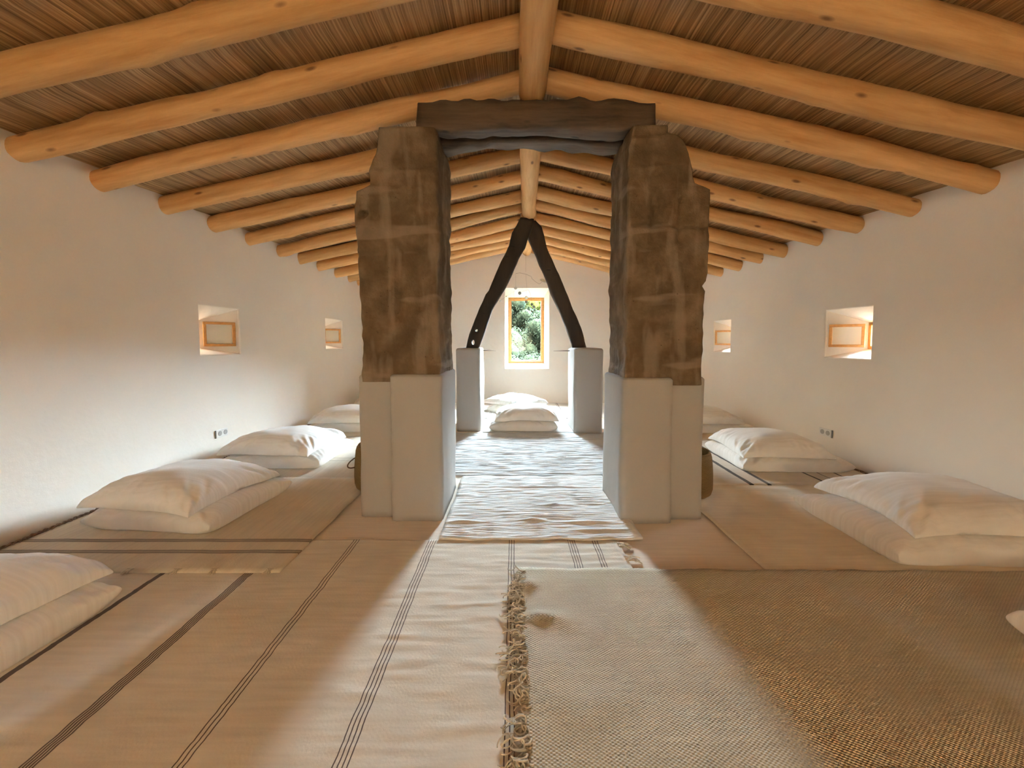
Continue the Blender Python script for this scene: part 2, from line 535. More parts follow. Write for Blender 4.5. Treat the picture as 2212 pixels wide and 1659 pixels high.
def ceiling():
    bm = bmesh.new()
    ny = 190
    ys = [YB - .1 + (YE + .2 - YB) * j / ny for j in range(ny + 1)]
    for side in (-1, 1):
        x_end = XL - .12 if side < 0 else XR + .12
        pitch = 0.0125
        n = int(abs(x_end - RX) / pitch)
        cols = []
        rys = LRY if side < 0 else RRY
        for i in range(n * 3 + 1):
            x = RX + side * i * pitch / 3
            ph = i % 3
            reed = (0.0, 0.0045, 0.0045)[ph]
            r_i = i // 3
            row = []
            for y in ys:
                near = min(abs(y - q) for q in rys)
                sag = 0.012 * min(1, near / 0.2) ** 1.5 + 0.004 * nz(x * 3, y * 3, 4)
                wob = 0.0035 * nz(r_i * 3.7, y * 0.9, side)
                row.append(bm.verts.new((x + 0.002 * nz(r_i * 1.3, y * 1.2, 9), y, under(x) + RD + 0.010 - reed - sag + wob)))
            cols.append(row)
        for a, b in zip(cols, cols[1:]):
            for j in range(ny):
                bm.faces.new((a[j], b[j], b[j + 1], a[j + 1]))
    o = new_obj('ceiling', bm, M['reed'])
    o['kind'] = 'structure'
    bm = bmesh.new()  # unseen slab over the reeds, added to keep light out
    for xa, xb in ((XL - .6, RX), (RX, XR + .6)):
        za, zb = under(xa) + RD + .03, under(xb) + RD + .03
        pts = [(xa, za), (xb, zb), (xb, zb + .1), (xa, za + .1)]
        f0 = [bm.verts.new((x, YB - .6, z)) for x, z in pts]
        f1 = [bm.verts.new((x, YE + .6, z)) for x, z in pts]
        bm.faces.new(f0); bm.faces.new(f1[::-1])
        for k in range(4):
            bm.faces.new((f0[k], f0[(k + 1) % 4], f1[(k + 1) % 4], f1[k]))
    o = new_obj('roof', bm, M['roof'], smooth=False)
    o['kind'] = 'structure'
ceiling()

# ------------------------------------------------------------------ logs
def log_mesh(length, r, seed, seg=20, step=0.05, crook=0.012, knots=0.9, round_end=0.0):
    """log along local +X, built as a wobbly tapered tube with knots"""
    rnd = random.Random(seed)
    bm = bmesh.new()
    n = max(6, int(length / step))
    kn = [(rnd.uniform(0, length), rnd.uniform(0, 2 * PI), rnd.uniform(.05, .11), rnd.uniform(.004, .012) * knots) for _ in range(int(length * 3.2))]
    rings = []
    for i in range(n + 1):
        x = length * i / n
        cy_, cz_ = crook * nz(x * 0.9, seed * 3.1, 0), crook * nz(x * 0.9, seed * 3.1, 7) * .7
        rr = r * (1 + 0.13 * nz(x * 1.3, seed, 3) + .05 * nz(x * 4.5, seed, 8))
        if round_end:
            for e in (x, length - x):
                if e < round_end: rr *= math.sqrt(max(0.15, 1 - (1 - e / round_end) ** 2))
        ring = []
        for k in range(seg):
            a = 2 * PI * k / seg
            q = rr * (1 + 0.07 * nz(x * 2.2, math.cos(a) * 1.5 + seed, math.sin(a) * 1.5))
            for kx, ka, kw, kh in kn:
                dx_ = (x - kx) / kw
                if abs(dx_) < 2:
                    da = (a - ka + PI) % (2 * PI) - PI
                    q += kh * math.exp(-dx_ * dx_ * 1.5 - (da / .5) ** 2)
            ring.append(bm.verts.new((x, cy_ + q * math.cos(a), cz_ + q * math.sin(a))))
        rings.append(ring)
    for a, b in zip(rings, rings[1:]):
        for k in range(seg):
            bm.faces.new((a[k], a[(k + 1) % seg], b[(k + 1) % seg], b[k]))
    bm.faces.new(rings[0][::-1]); bm.faces.new(rings[-1])
    return bm

def place_log(name, p0, p1, r, seed, material, **kw):
    p0, p1 = Vector(p0), Vector(p1)
    bm = log_mesh((p1 - p0).length, r, seed, **kw)
    o = new_obj(name, bm, material)
    o.location = p0
    o.rotation_euler = (p1 - p0).to_track_quat('X', 'Z').to_euler()
    return o

ORD = ['first', 'second', 'third', 'fourth', 'fifth', 'sixth', 'seventh', 'eighth', 'ninth', 'tenth', 'eleventh', 'twelfth', 'thirteenth', 'fourteenth', 'fifteenth']
def rafters(ys, side, first_seen):
    k = 0
    for i, y in enumerate(ys):
        r = RD / 2 * random.uniform(0.90, 1.03)
        if side < 0:
            e = (XL - .10, y, under(XL) - .10 * SLL + RD / 2)
            rd_ = (RX - .004, y - 0.04, RB + RD / 2)
        else:
            e = (XR + .10, y, under(XR) - .10 * SLR + RD / 2)
            rd_ = (RX + .004, y + 0.05, RB + RD / 2)
        o = place_log('rafter', e, rd_, r, i * 2 + (1 if side > 0 else 0) + 11, M['log'], crook=0.034, knots=1.3)
        sd_ = 'left' if side < 0 else 'right'
        if y < first_seen:
            tag(o, 'peeled pine rafter overhead, %s slope, behind the viewpoint' % sd_, 'rafter', 'pine rafters behind the viewpoint on the %s slope' % sd_)
        else:
            n_seen = len([q for q in ys if q >= first_seen])
            if k == 0: lab = 'peeled pine rafter on the %s roof slope, nearest and topmost in view' % sd_
            elif k == n_seen - 1: lab = 'peeled pine rafter on the %s roof slope, hard against the end wall' % sd_
            else: lab = 'peeled pine rafter on the %s roof slope, %s back from the viewpoint' % (sd_, ORD[k])
            tag(o, lab, 'rafter', 'pine rafters of the %s roof slope' % sd_)
            k += 1
rafters(LRY, -1, 1.5)
rafters(RRY, 1, 1.5)

o = place_log('ridge_log', (0.075, YB + .02, 2.60), (0.118, 2.47, 2.637), 0.084, 301, M['log'], crook=0.02, round_end=0.03)
tag(o, 'thick pine ridge log overhead, nearest, ending on the dark tie beam', 'ridge beam', 'pine ridge logs')
o = place_log('ridge_log', (0.113, 2.53, 2.645), (0.19, 4.74, 2.672), 0.086, 302, M['log'], crook=0.015, round_end=0.03)
tag(o, 'thick pine ridge log running from the dark tie beams to the crossed struts', 'ridge beam', 'pine ridge logs')
o = place_log('ridge_log', (0.195, 4.77, 2.675), (0.222, YE + .03, 2.688), 0.086, 303, M['log'], crook=0.015)
tag(o, 'pine ridge log behind the crossed struts, ending in the end wall', 'ridge beam', 'pine ridge logs')

# ------------------------------------------------------------------ block shapes with noisy skins
def ring_block(levels, seg_len=0.03, corner=0.02, rough=0.008, nscale=9, seed=0, lumps=0.0, cap=True):
    """levels: [(z, x0, x1, y0, y1)]; skin subdivided and displaced"""
    bm = bmesh.new()
    rings = []
    nxp = max(4, int((levels[0][2] - levels[0][1]) / seg_len))
    nyp = max(4, int((levels[0][4] - levels[0][3]) / seg_len))
    for z, x0, x1, y0, y1 in levels:
        pts = []
        for i in range(nxp): pts.append((i / nxp, 0))
        for i in range(nyp): pts.append((1, i / nyp))
        for i in range(nxp): pts.append((1 - i / nxp, 1))
        for i in range(nyp): pts.append((0, 1 - i / nyp))
        ring = []
        for u, v in pts:
            x, y = x0 + (x1 - x0) * u, y0 + (y1 - y0) * v
            # rounded corner
            dx = min(x - x0, x1 - x); dy = min(y - y0, y1 - y)
            if dx < corner and dy < corner:
                cx_ = x0 + corner if x - x0 < x1 - x else x1 - corner
                cy_ = y0 + corner if y - y0 < y1 - y else y1 - corner
                d = Vector((x - cx_, y - cy_))
                if d.length > corner:
                    d = d.normalized() * corner
                x, y = cx_ + d.x, cy_ + d.y
            p = Vector((x, y, z))
            c = Vector(((x0 + x1) / 2, (y0 + y1) / 2, z))
            dirn = Vector((0, 0, 0))
            if abs(u) < 1e-6 or abs(u - 1) < 1e-6: dirn.x = 1 if u > .5 else -1
            if abs(v) < 1e-6 or abs(v - 1) < 1e-6: dirn.y = 1 if v > .5 else -1
            dirn.normalize()
            k = rough * (nz(x * nscale + seed, y * nscale, z * nscale) + 0.5 * nz(x * nscale * 2.7 + seed, y * nscale * 2.7, z * nscale * 2.7))
            if lumps: k += lumps * nz(x * 2.5 + seed, y * 2.5, z * 2.5)
            ring.append(bm.verts.new(p + dirn * k))
        rings.append(ring)
    n = len(rings[0])
    for a, b in zip(rings, rings[1:]):
        for k in range(n):
            bm.faces.new((a[k], a[(k + 1) % n], b[(k + 1) % n], b[k]))
    if cap:
        for ring, z, flip in ((rings[0], levels[0][0], True), (rings[-1], levels[-1][0], False)):
            cx_ = sum(v.co.x for v in ring) / n; cy_ = sum(v.co.y for v in ring) / n
            cv = bm.verts.new((cx_, cy_, z + (0 if flip else 0.006)))
            for k in range(n):
                bm.faces.new((ring[k], ring[(k + 1) % n], cv))
    return bm

def interp(tbl, z):
    if z <= tbl[0][0]: return tbl[0][1]
    for (a, va), (b, vb) in zip(tbl, tbl[1:]):
        if z <= b: return va + (vb - va) * (z - a) / (b - a) if b > a else vb
    return tbl[-1][1]

def zlevels(z0, z1, step=0.03, extra=()):
    n = max(2, int((z1 - z0) / step))
    return sorted(set([round(z0 + (z1 - z0) * i / n, 4) for i in range(n + 1)] + list(extra)))

def groove(bm, pts, wdt, depth, yface):
    pass

def pillar(label, left_tbl, right_tbl, y0, y1, ztop, base_main, base_nib, zb, seed, holes, grooves, z_nib):
    root = empty('masonry_pillar', ((base_main[0] + base_main[1]) / 2, (y0 + y1) / 2, 0), label, 'pillar', 'masonry pillars carrying the tie beams')
    inv = Matrix.Translation(-Vector(root.location))
    ex = [z for z, _ in left_tbl + right_tbl if zb - .03 < z < ztop]
    lv = [(z, interp(left_tbl, z) + .006 * nz(z * 14, seed), interp(right_tbl, z) + .006 * nz(z * 14, seed + 5), y0, y1 + .012 * nz(z * 5, seed)) for z in zlevels(zb - .03, ztop, .012, ex)]
    # crumbled top edge
    t = lv[-1]
    lv.append((t[0] + .012, t[1] + .02, t[2] - .02, t[3] + .02, t[4] - .02))
    bm = ring_block(lv, 0.011, 0.018, 0.010, 8, seed, lumps=0.012)
    # grooves, putlog holes and chips pressed into the front face
    for v in bm.verts:
        if abs(v.co.y - y0) < 0.03:
            for (hx, hz, hr, hd) in holes:
                d = math.hypot(v.co.x - hx, v.co.z - hz) / hr
                if d < 1.3: v.co.y += hd * max(0, 1 - d ** 3 * .5)
            for (ax, az, bx, bz, wd, dp) in grooves:
                ab = Vector((bx - ax, bz - az)); ap = Vector((v.co.x - ax, v.co.z - az))
                tt = max(0, min(1, ap.dot(ab) / ab.length_squared))
                d = (ap - ab * tt).length
                if d < wd * 2.5: v.co.y += dp * (2.4 if dp > 0 else 1.3) * math.exp(-(d / (wd * 1.35)) ** 2)
    bmesh.ops.transform(bm, matrix=inv, verts=bm.verts)
    o = new_obj('upper_shaft', bm, M['render'], root)
    o['label'] = 'bare worn brown render, chipped edges'
    # white plastered base
    for nm, (x0, x1, ya, yb, zt), lab in (('base', base_main, 'smooth white plastered foot'), ('base_buttress', base_nib, 'narrower white plastered step beside the foot')):
        lv = []
        for z in zlevels(0.0, zt, .04):
            e = 0.0
            sw = .008 * nz(z * 2.2, seed + 3)
            lv.append((z, x0 + sw * .6, x1 + sw * .6, ya + sw, yb))
        for k, ee in ((.006, .003), (.012, .008), (.016, .016)):
            lv.append((zt + k, x0 + ee, x1 - ee, ya + ee, yb - ee))
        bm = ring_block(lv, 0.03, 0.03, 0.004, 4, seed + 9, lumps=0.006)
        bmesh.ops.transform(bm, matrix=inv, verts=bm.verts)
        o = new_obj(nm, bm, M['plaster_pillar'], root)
        o['label'] = lab
    return root

pillar('nearest left pillar, brown render above a white foot, under the tie beams',
       [(.8, -.925), (1.3, -.925), (1.67, -.935), (1.92, -.948), (1.995, -.94), (2.03, -.862), (2.13, -.857), (2.22, -.825), (2.37, -.80)],
       [(.8, -.452), (2.30, -.456), (2.37, -.468)], 2.30, 2.80, 2.36,
       (-.752, -.437, 2.275, 2.85, .885), (-.968, -.735, 2.335, 2.56, .880), .885, 5,
       [(-.895, 1.86, .022, .05), (-.63, 1.75, .012, .01)],
       [(-.77, 1.63, -.77, 1.30, .02, .012), (-.69, 1.63, -.69, 1.28, .03, .014), (-.58, 1.62, -.57, 1.3, .022, .012),
        (-.93, 1.62, -.83, 1.60, .01, .008), (-.87, 2.10, -.46, 2.11, .012, -.008), (-.84, 1.20, -.47, 1.22, .02, -.008), (-.75, 2.0, -.5, 2.01, .01, -.006)], .88)
pillar('nearest right pillar, brown render with cut grooves above a white foot',
       [(.8, .672), (1.4, .668), (2.0, .672), (2.25, .668), (2.37, .69)],
       [(.8, 1.133), (1.40, 1.137), (1.43, 1.118), (1.46, 1.14), (1.59, 1.155), (1.99, 1.15), (2.03, 1.068), (2.13, 1.05), (2.20, 1.034), (2.28, .985), (2.30, .955), (2.312, .905), (2.37, .90)],
       2.27, 2.70, 2.355,
       (.648, .958, 2.245, 2.74, .868), (.940, 1.170, 2.300, 2.50, .870), .868, 14,
       [(.99, 1.93, .014, .02), (.945, 1.55, .010, .015), (.935, 1.48, .010, .018), (.85, 1.39, .014, .015)],
       [(.70, 1.79, 1.12, 1.775, .009, .010), (.815, 1.93, .82, 1.70, .011, .008), (.985, 1.93, .975, 1.70, .010, .008),
        (.83, 1.6, .84, 1.42, .018, -.008), (.68, 2.10, 1.0, 2.13, .012, -.008), (.69, 2.27, .90, 2.30, .010, -.008)], .87)

# low white piers behind, each carrying a strut
def low_pier(x0, x1, y0, y1, zt, label, seed):
    lv = [(z, x0 + .005 * nz(z * 2, seed), x1 + .008 * nz(z * 2, seed + 1), y0, y1) for z in zlevels(0, zt - .03, .04)]
    for dz, e in ((.012, .002), (.022, .008), (.028, .016), (.031, .03)):
        lv.append((zt - .03 + dz, x0 + e, x1 - e, y0 + e, y1 - e))
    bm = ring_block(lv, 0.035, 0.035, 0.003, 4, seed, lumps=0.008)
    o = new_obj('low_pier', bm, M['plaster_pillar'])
    return tag(o, label, 'pier', 'low white piers under the crossed struts')
low_pier(-.705, -.412, 4.60, 5.25, 1.022, 'low white pier under the left dark strut, seen past the left pillar', 41)
low_pier(.712, 1.055, 4.45, 4.98, 1.022, 'low white pier under the right dark strut, seen past the right pillar', 42)

# ------------------------------------------------------------------ old dark timbers
def plank_loft(rows, y0, y1, seed, rough=0.006, ny=5):
    """rows: [(xa,za,xb,zb)] opposite edge points of a crooked timber; depth in Y"""
    bm = bmesh.new()
    # resample
    R = []
    for a, b in zip(rows, rows[1:]):
        L = math.hypot(b[0] - a[0], b[1] - a[1])
        n = max(1, int(L / .035))
        for i in range(n):
            t = i / n
            R.append(tuple(a[k] + (b[k] - a[k]) * t for k in range(4)))
    R.append(rows[-1])
    rings = []
    nu = 6
    for xa, za, xb, zb in R:
        pts = [(i / nu, 0) for i in range(nu)] + [(1, i / ny) for i in range(ny)] + [(1 - i / nu, 1) for i in range(nu)] + [(0, 1 - i / ny) for i in range(ny)]
        ring = []
        for u, v in pts:
            x = xa + (xb - xa) * u; z = za + (zb - za) * u; y = y0 + (y1 - y0) * v
            # soften corners
            du = (u - .5) * 2; dv = (v - .5) * 2
            k = 1 - .09 * (abs(du) ** 6 * abs(dv) ** 6)
            x = (xa + xb) / 2 + (x - (xa + xb) / 2) * k; z = (za + zb) / 2 + (z - (za + zb) / 2) * k
            y = (y0 + y1) / 2 + (y - (y0 + y1) / 2) * k
            d = rough * nz(x * 9 + seed, y * 12, z * 9)
            s = 1 if u > .5 else -1
            L = math.hypot(xb - xa, zb - za)
            ring.append(bm.verts.new((x + s * d * (xb - xa) / L, y + (1 if v > .5 else -1) * d, z + s * d * (zb - za) / L)))
        rings.append(ring)
    n = len(rings[0])
    for a, b in zip(rings, rings[1:]):
        for k in range(n):
            bm.faces.new((a[k], a[(k + 1) % n], b[(k + 1) % n], b[k]))
    bm.faces.new(rings[0][::-1]); bm.faces.new(rings[-1])
    return bm

# tie beams across the two pillars (edge a = underside, b = top)
front = [(-.585, 2.385, -.575, 2.535), (-.45, 2.368, -.44, 2.545), (-.38, 2.362, -.37, 2.548), (-.15, 2.378, -.15, 2.552), (.10, 2.385, .10, 2.550),
         (.35, 2.378, .35, 2.552), (.60, 2.362, .60, 2.545), (.75, 2.372, .75, 2.54), (.845, 2.38, .845, 2.53)]
o = new_obj('tie_beam', plank_loft(front, 2.34, 2.47, 61, .017), M['dark_timber'])
tag(o, 'dark hand-hewn tie beam lying across both pillars, nearer one', 'beam', 'dark tie beams on the pillars')
rear = [(-.60, 2.37, -.60, 2.53), (-.45, 2.365, -.45, 2.54), (-.15, 2.40, -.15, 2.56), (.10, 2.405, .10, 2.558), (.40, 2.395, .40, 2.55), (.66, 2.368, .66, 2.54), (.86, 2.37, .86, 2.53)]
o = new_obj('tie_beam', plank_loft(rear, 2.54, 2.68, 67, .017), M['dark_timber'])
tag(o, 'dark arched tie beam across both pillars, behind the hewn one', 'beam', 'dark tie beams on the pillars')

# crossed struts (edge a = left outline, b = right outline)
La = [(.075, 2.60), (.03, 2.50), (-.028, 2.418), (-.057, 2.267), (-.15, 2.08), (-.235, 1.90), (-.308, 1.722), (-.345, 1.68), (-.447, 1.449), (-.551, 1.192), (-.594, 1.016)]
Lb = [(.245, 2.58), (.222, 2.48), (.181, 2.385), (.135, 2.24), (.057, 2.113), (-.02, 1.93), (-.099, 1.765), (-.185, 1.63), (-.272, 1.483), (-.344, 1.261), (-.431, 1.016)]
strut = new_obj('slanting_strut', plank_loft([(a[0], a[1], b[0], b[1]) for a, b in zip(La, Lb)], 4.66, 4.78, 71), M['strut_timber'])
# two bored holes through the foot
for hx, hz, hr in ((-.459, 1.238, .017), (-.502, 1.092, .020)):
    bm = bmesh.new()
    add_tube(bm, [(hx, 4.5, hz), (hx, 4.95, hz)], hr, 12)
    if hr > .018:
        for v in bm.verts: v.co.z = hz + (v.co.z - hz) * 1.6
    cut = new_obj('cutter', bm, M['dark_timber'])
    md = strut.modifiers.new('hole', 'BOOLEAN'); md.operation = 'DIFFERENCE'; md.object = cut; md.solver = 'EXACT'
    dg = bpy.context.evaluated_depsgraph_get()
    me = bpy.data.meshes.new_from_object(strut.evaluated_get(dg))
    strut.modifiers.clear(); strut.data = me
    bpy.data.objects.remove(cut, do_unlink=True)
tag(strut, 'crooked dark strut on the left low pier, two holes through its foot', 'strut', 'crossed dark struts')
Ra = [(.06, 2.60), (.10, 2.50), (.181, 2.385), (.278, 2.167), (.399, 1.893), (.468, 1.705), (.59, 1.449), (.677, 1.226), (.748, 1.016)]
Rb = [(.28, 2.60), (.345, 2.53), (.379, 2.418), (.41, 2.275), (.50, 2.08), (.604, 1.857), (.73, 1.55), (.85, 1.28), (.920, 1.016)]
o = new_obj('slanting_strut', plank_loft([(a[0], a[1], b[0], b[1]) for a, b in zip(Ra, Rb)], 4.785, 4.905, 77), M['strut_timber'])
tag(o, 'crooked dark strut on the right low pier, without holes', 'strut', 'crossed dark struts')

# thin rusty spikes beside the piers
for (xa, xb, y, lab) in ((-.405, -.235, 5.05, 'thin rusty spike sticking out of the left low pier'), (.705, .50, 4.80, 'thin rusty spike sticking out of the right low pier')):
    bm = bmesh.new()
    add_tube(bm, [(xa, y, .985), ((xa + xb) / 2, y, .984), (xb, y, .981)], [.006, .004, .0015], 8)
    tag(new_obj('metal_spike', bm, M['wire']), lab, 'spike', 'spikes in the low piers')

# ------------------------------------------------------------------ windows
def frame_bm(w_, h_, t, d, axis):
    """rectangular frame in local XZ plane, depth along Y, origin at lower-left"""
    bm = bmesh.new()
    add_box(bm, (0, 0, 0), (w_, d, t)); add_box(bm, (0, 0, h_ - t), (w_, d, h_))
    add_box(bm, (0, 0, t), (t, d, h_ - t)); add_box(bm, (w_ - t, 0, t), (w_, d, h_ - t))
    return bm

def pane_bm(w_, h_, t, d):
    bm = bmesh.new()
    add_box(bm, (t - .004, d * .45, t - .004), (w_ - t + .004, d * .45 + .004, h_ - t + .004))
    return bm

win = empty('window_1', (-.10, YE + .20, .708), None, None); win['kind'] = 'structure'
o = new_obj('window_frame', frame_bm(.65, 1.192, .036, .05, 0), M['frame_wood'], win, smooth=False); bevel_mod(o, .004, 2)
o = new_obj('window_sash', frame_bm(.582, 1.124, .022, .03, 0), M['frame_wood'], win, smooth=False, loc=(.034, .02, .034))
o = new_obj('window_pane', pane_bm(.582, 1.124, .022, .03), M['glass'], win, smooth=False, loc=(.034, .02, .034))

def side_window(idx, side, hole, hinge, free, zs, nm):
    """fixed frame in the back of the splay plus inward-opened sash"""
    Y0, Y1, Z0, Z1, dep = hole[4], hole[5], hole[6], hole[7], hole[8]
    X = (XL - dep) if side < 0 else (XR + dep)
    root = empty(nm, (X, Y0, Z0), None, None)
    root['kind'] = 'structure'
    root.rotation_euler = (0, 0, PI / 2)
    # local x -> world +Y ; local y -> world -X
    bm = frame_bm(Y1 - Y0, Z1 - Z0, .026, .04, 0)
    off = -.0 if side < 0 else -.04
    o = new_obj('window_frame', bm, M['frame_wood'], root, smooth=False, loc=(0, off, 0)); bevel_mod(o, .003, 2)
    # sash
    H = Vector((*hinge, 0)); Fv = Vector((*free, 0)); d = Fv - H
    wd = d.length; hh = zs[1] - zs[0]
    sroot_bm = frame_bm(wd, hh, .024, .028, 0)
    o = new_obj('window_sash', sroot_bm, M['frame_wood'], root, smooth=False)
    bevel_mod(o, .003, 2)
    wm = Matrix.Translation((H.x, H.y, zs[0])) @ Matrix.Rotation(math.atan2(d.y, d.x), 4, 'Z')
    o.matrix_parent_inverse = Matrix.Identity(4)
    rm = Matrix.Translation(root.location) @ Matrix.Rotation(PI / 2, 4, 'Z')
    o.matrix_basis = rm.inverted() @ wm
    p = new_obj('window_pane', pane_bm(wd, hh, .024, .028), M['glass'], o, smooth=False)

side_window(0, -1, lh[0], (-2.885, 3.535), (-2.715, 3.715), (1.055, 1.287), 'window_2')
side_window(1, -1, lh[1], (-2.885, 5.79), (-2.715, 5.972), (1.075, 1.297), 'window_3')
side_window(2, 1, rh[0], (3.125, 3.385), (2.945, 3.555), (1.05, 1.258), 'window_4')
side_window(3, 1, rh[1], (3.125, 5.385), (2.945, 5.555), (1.05, 1.262), 'window_5')
for h in lh: portal((XL - WT - .02, (h[4] + h[5]) / 2, (h[6] + h[7]) / 2), (1, 0, 0), h[5] - h[4] + .04, h[7] - h[6] + .04)
for h in rh: portal((XR + WT + .02, (h[4] + h[5]) / 2, (h[6] + h[7]) / 2), (-1, 0, 0), h[5] - h[4] + .04, h[7] - h[6] + .04)
win = empty('window_added_rear', (-.92, YB - .28, .83), None, None); win['kind'] = 'structure'  # added window, out of view, source of the fill light
new_obj('window_frame', frame_bm(1.64, .94, .036, .05, 0), M['frame_wood'], win, smooth=False)
new_obj('window_pane', pane_bm(1.64, .94, .036, .05), M['glass'], win, smooth=False)

# thin linen curtain added, with its window behind the viewpoint, for warm fill light
bm = bmesh.new()
cols_c = []
for i in range(161):
    x = -1.08 + 1.96 * i / 160
    cols_c.append([bm.verts.new((x, YB + .05 + .018 * math.sin(x * 42) * (1 if z < 1.9 else .6), z)) for z in (.55, 1.0, 1.5, 1.93)])
for a, b_ in zip(cols_c, cols_c[1:]):
    for j in range(3): bm.faces.new((a[j], b_[j], b_[j + 1], a[j + 1]))
tag(new_obj('fill_curtain', bm, M['fill_curtain']), 'thin cream curtain added for warm fill over the added window behind the viewpoint', 'fill_curtain')

# ------------------------------------------------------------------ wall sockets
def socket(loc, side, label):
    root = empty('wall_socket', loc, label, 'socket', 'double wall sockets')
    root.rotation_euler = (0, 0, PI / 2 if side < 0 else -PI / 2)   # local -Y looks into the room
    def part(nm, bm, m_, bev=0):
        o = new_obj(nm, bm, m_, root, smooth=False)
        if bev: bevel_mod(o, bev, 2)
        return o
    s = -1 if side < 0 else 1
    bm = bmesh.new(); add_box(bm, (-.058, -.008, -.036), (.078, 0, .036)) if side < 0 else add_box(bm, (-.058, -.008, -.036), (.078, 0, .036))
    part('cover_plate', bm, M['white_plastic'], .003)
    for cx_ in (-.018, .048) if side < 0 else (-.020, .042):
        bm = bmesh.new()
        add_tube(bm, [(cx_, -.0075, 0), (cx_, -.0105, 0)], .022, 24)
        add_tube(bm, [(cx_, -.0095, 0), (cx_, -.0112, 0)], .019, 24)
        o = part('outlet', bm, M['grey_plastic'])
    xe = -.064 if side < 0 else .084
    bm = bmesh.new(); add_box(bm, (xe - .005, -.010, -.036), (xe + .005, 0, .036))
    o = part('side_strip', bm, M['dark_plastic'], .002); o['label'] = 'narrow dark strip at the end of the plate'
    return root
socket((XL + .001, 3.455, .26), -1, 'white double socket with dark strip low on the left wall')
socket((XR - .001, 3.535, .25), 1, 'white double socket with dark strip low on the right wall')

# ------------------------------------------------------------------ rugs
def rug(name, x0, x1, y0, y1, z, material, label, th=0.007, wr=(0.0, 1, 1), bumps=0.0, res=0.03, ragged=0.006, seed=0, cat='rug', group=None, folds=(), res_y=None, skew=0.0):
    res_y = res_y or res
    nx = max(8, int((x1 - x0) / res)); ny = max(8, int((y1 - y0) / res_y))
    bm = bmesh.new()
    top = []
    for i in range(nx + 1):
        row = []
        for j in range(ny + 1):
            u, v = i / nx, j / ny
            x = x0 + (x1 - x0) * u; y = y0 + (y1 - y0) * v
            ex = ragged * nz(y * 6, seed, 1) * (1 if u > .5 else -1) * (abs(u - .5) * 2) ** 8
            ey = ragged * nz(x * 6, seed, 2) * (1 if v > .5 else -1) * (abs(v - .5) * 2) ** 8
            h = th
            if wr[0]:
                q = nz(x * wr[1] + seed, y * wr[2], 0.3 * seed)
                q2 = nz(x * wr[1] * 2.1 + seed, y * wr[2] * 2.2, 5 + seed)
                h += wr[0] * (abs(q) + 0.6 * abs(q2))
            if bumps:
                h += bumps * max(0, nz(x * 2.6 + seed, y * 2.6, 3)) + bumps * .5 * max(0, nz(x * 7 + seed, y * 7, 3))
            for fx, fy, lx, ly, fh in folds:
                h += fh * math.exp(-((x - fx) / lx) ** 2 - ((y - fy) / ly) ** 2)
            row.append(bm.verts.new((x + ex, y + ey + skew * u * v, z + h)))
        top.append(row)
    for i in range(nx):
        for j in range(ny):
            bm.faces.new((top[i][j], top[i + 1][j], top[i + 1][j + 1], top[i][j + 1]))
    edge = [top[i][0] for i in range(nx + 1)] + [top[nx][j] for j in range(1, ny + 1)] + [top[i][ny] for i in range(nx - 1, -1, -1)] + [top[0][j] for j in range(ny - 1, 0, -1)]
    low = [bm.verts.new((v.co.x, v.co.y, z)) for v in edge]
    n = len(edge)
    for k in range(n):
        bm.faces.new((edge[k], low[k], low[(k + 1) % n], edge[(k + 1) % n]))
    o = new_obj(name, bm, material)
    tag(o, label, cat, group)
    return o

RG = 'rugs laid over the floor'
rug('rug', -2.66, .572, -.6, 2.035, 0.001, M['rug_a'], 'large foreground rug with lines of dark stripes running away from the viewpoint',
    wr=(.0045, 5, 24), bumps=.005, res=.03, res_y=.010, seed=1)
rb = rug('rug', -2.675, -1.105, 1.735, 2.975, 0.010, M['rug_b'], 'beige rug by the left wall with two bands of brown stripes across its near end',
    wr=(.002, 3, 6), bumps=.004, seed=2, folds=((-1.6, 1.80, .3, .03, .008), (-2.1, 1.79, .15, .025, .01)))
rug('rug', -2.675, -1.0, 2.955, 4.30, 0.004, M['rug_c'], 'pale rug with faint cross lines beside the left wall socket',
    wr=(.003, 3, 7), bumps=.004, seed=3)
rug('rug', -2.675, -.80, 4.31, 5.55, 0.003, M['rug_beige'], 'plain beige rug under the left pillow stack beside the left pillar edge', wr=(.003, 3, 7), seed=4)
rug('rug', -2.675, -.80, 5.56, 6.70, 0.003, M['rug_white'], 'pale rug in the far left corner', wr=(.003, 3, 7), seed=5)
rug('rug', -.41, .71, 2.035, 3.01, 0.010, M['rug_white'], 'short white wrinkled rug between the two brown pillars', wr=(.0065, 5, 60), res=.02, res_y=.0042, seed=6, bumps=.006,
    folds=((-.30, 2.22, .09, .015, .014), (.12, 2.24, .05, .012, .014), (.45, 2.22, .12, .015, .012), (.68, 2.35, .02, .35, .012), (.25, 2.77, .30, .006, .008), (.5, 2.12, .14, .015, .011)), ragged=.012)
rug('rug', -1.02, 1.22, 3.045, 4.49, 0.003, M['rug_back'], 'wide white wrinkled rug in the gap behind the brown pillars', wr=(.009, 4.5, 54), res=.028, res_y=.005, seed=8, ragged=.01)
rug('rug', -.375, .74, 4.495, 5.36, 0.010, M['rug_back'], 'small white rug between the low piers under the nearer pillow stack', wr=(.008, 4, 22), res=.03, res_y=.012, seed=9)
rug('rug', -.78, 1.10, 5.37, 6.70, 0.003, M['rug_g'], 'white rug with thin dark lines below the end window', wr=(.002, 3, 6), seed=10)
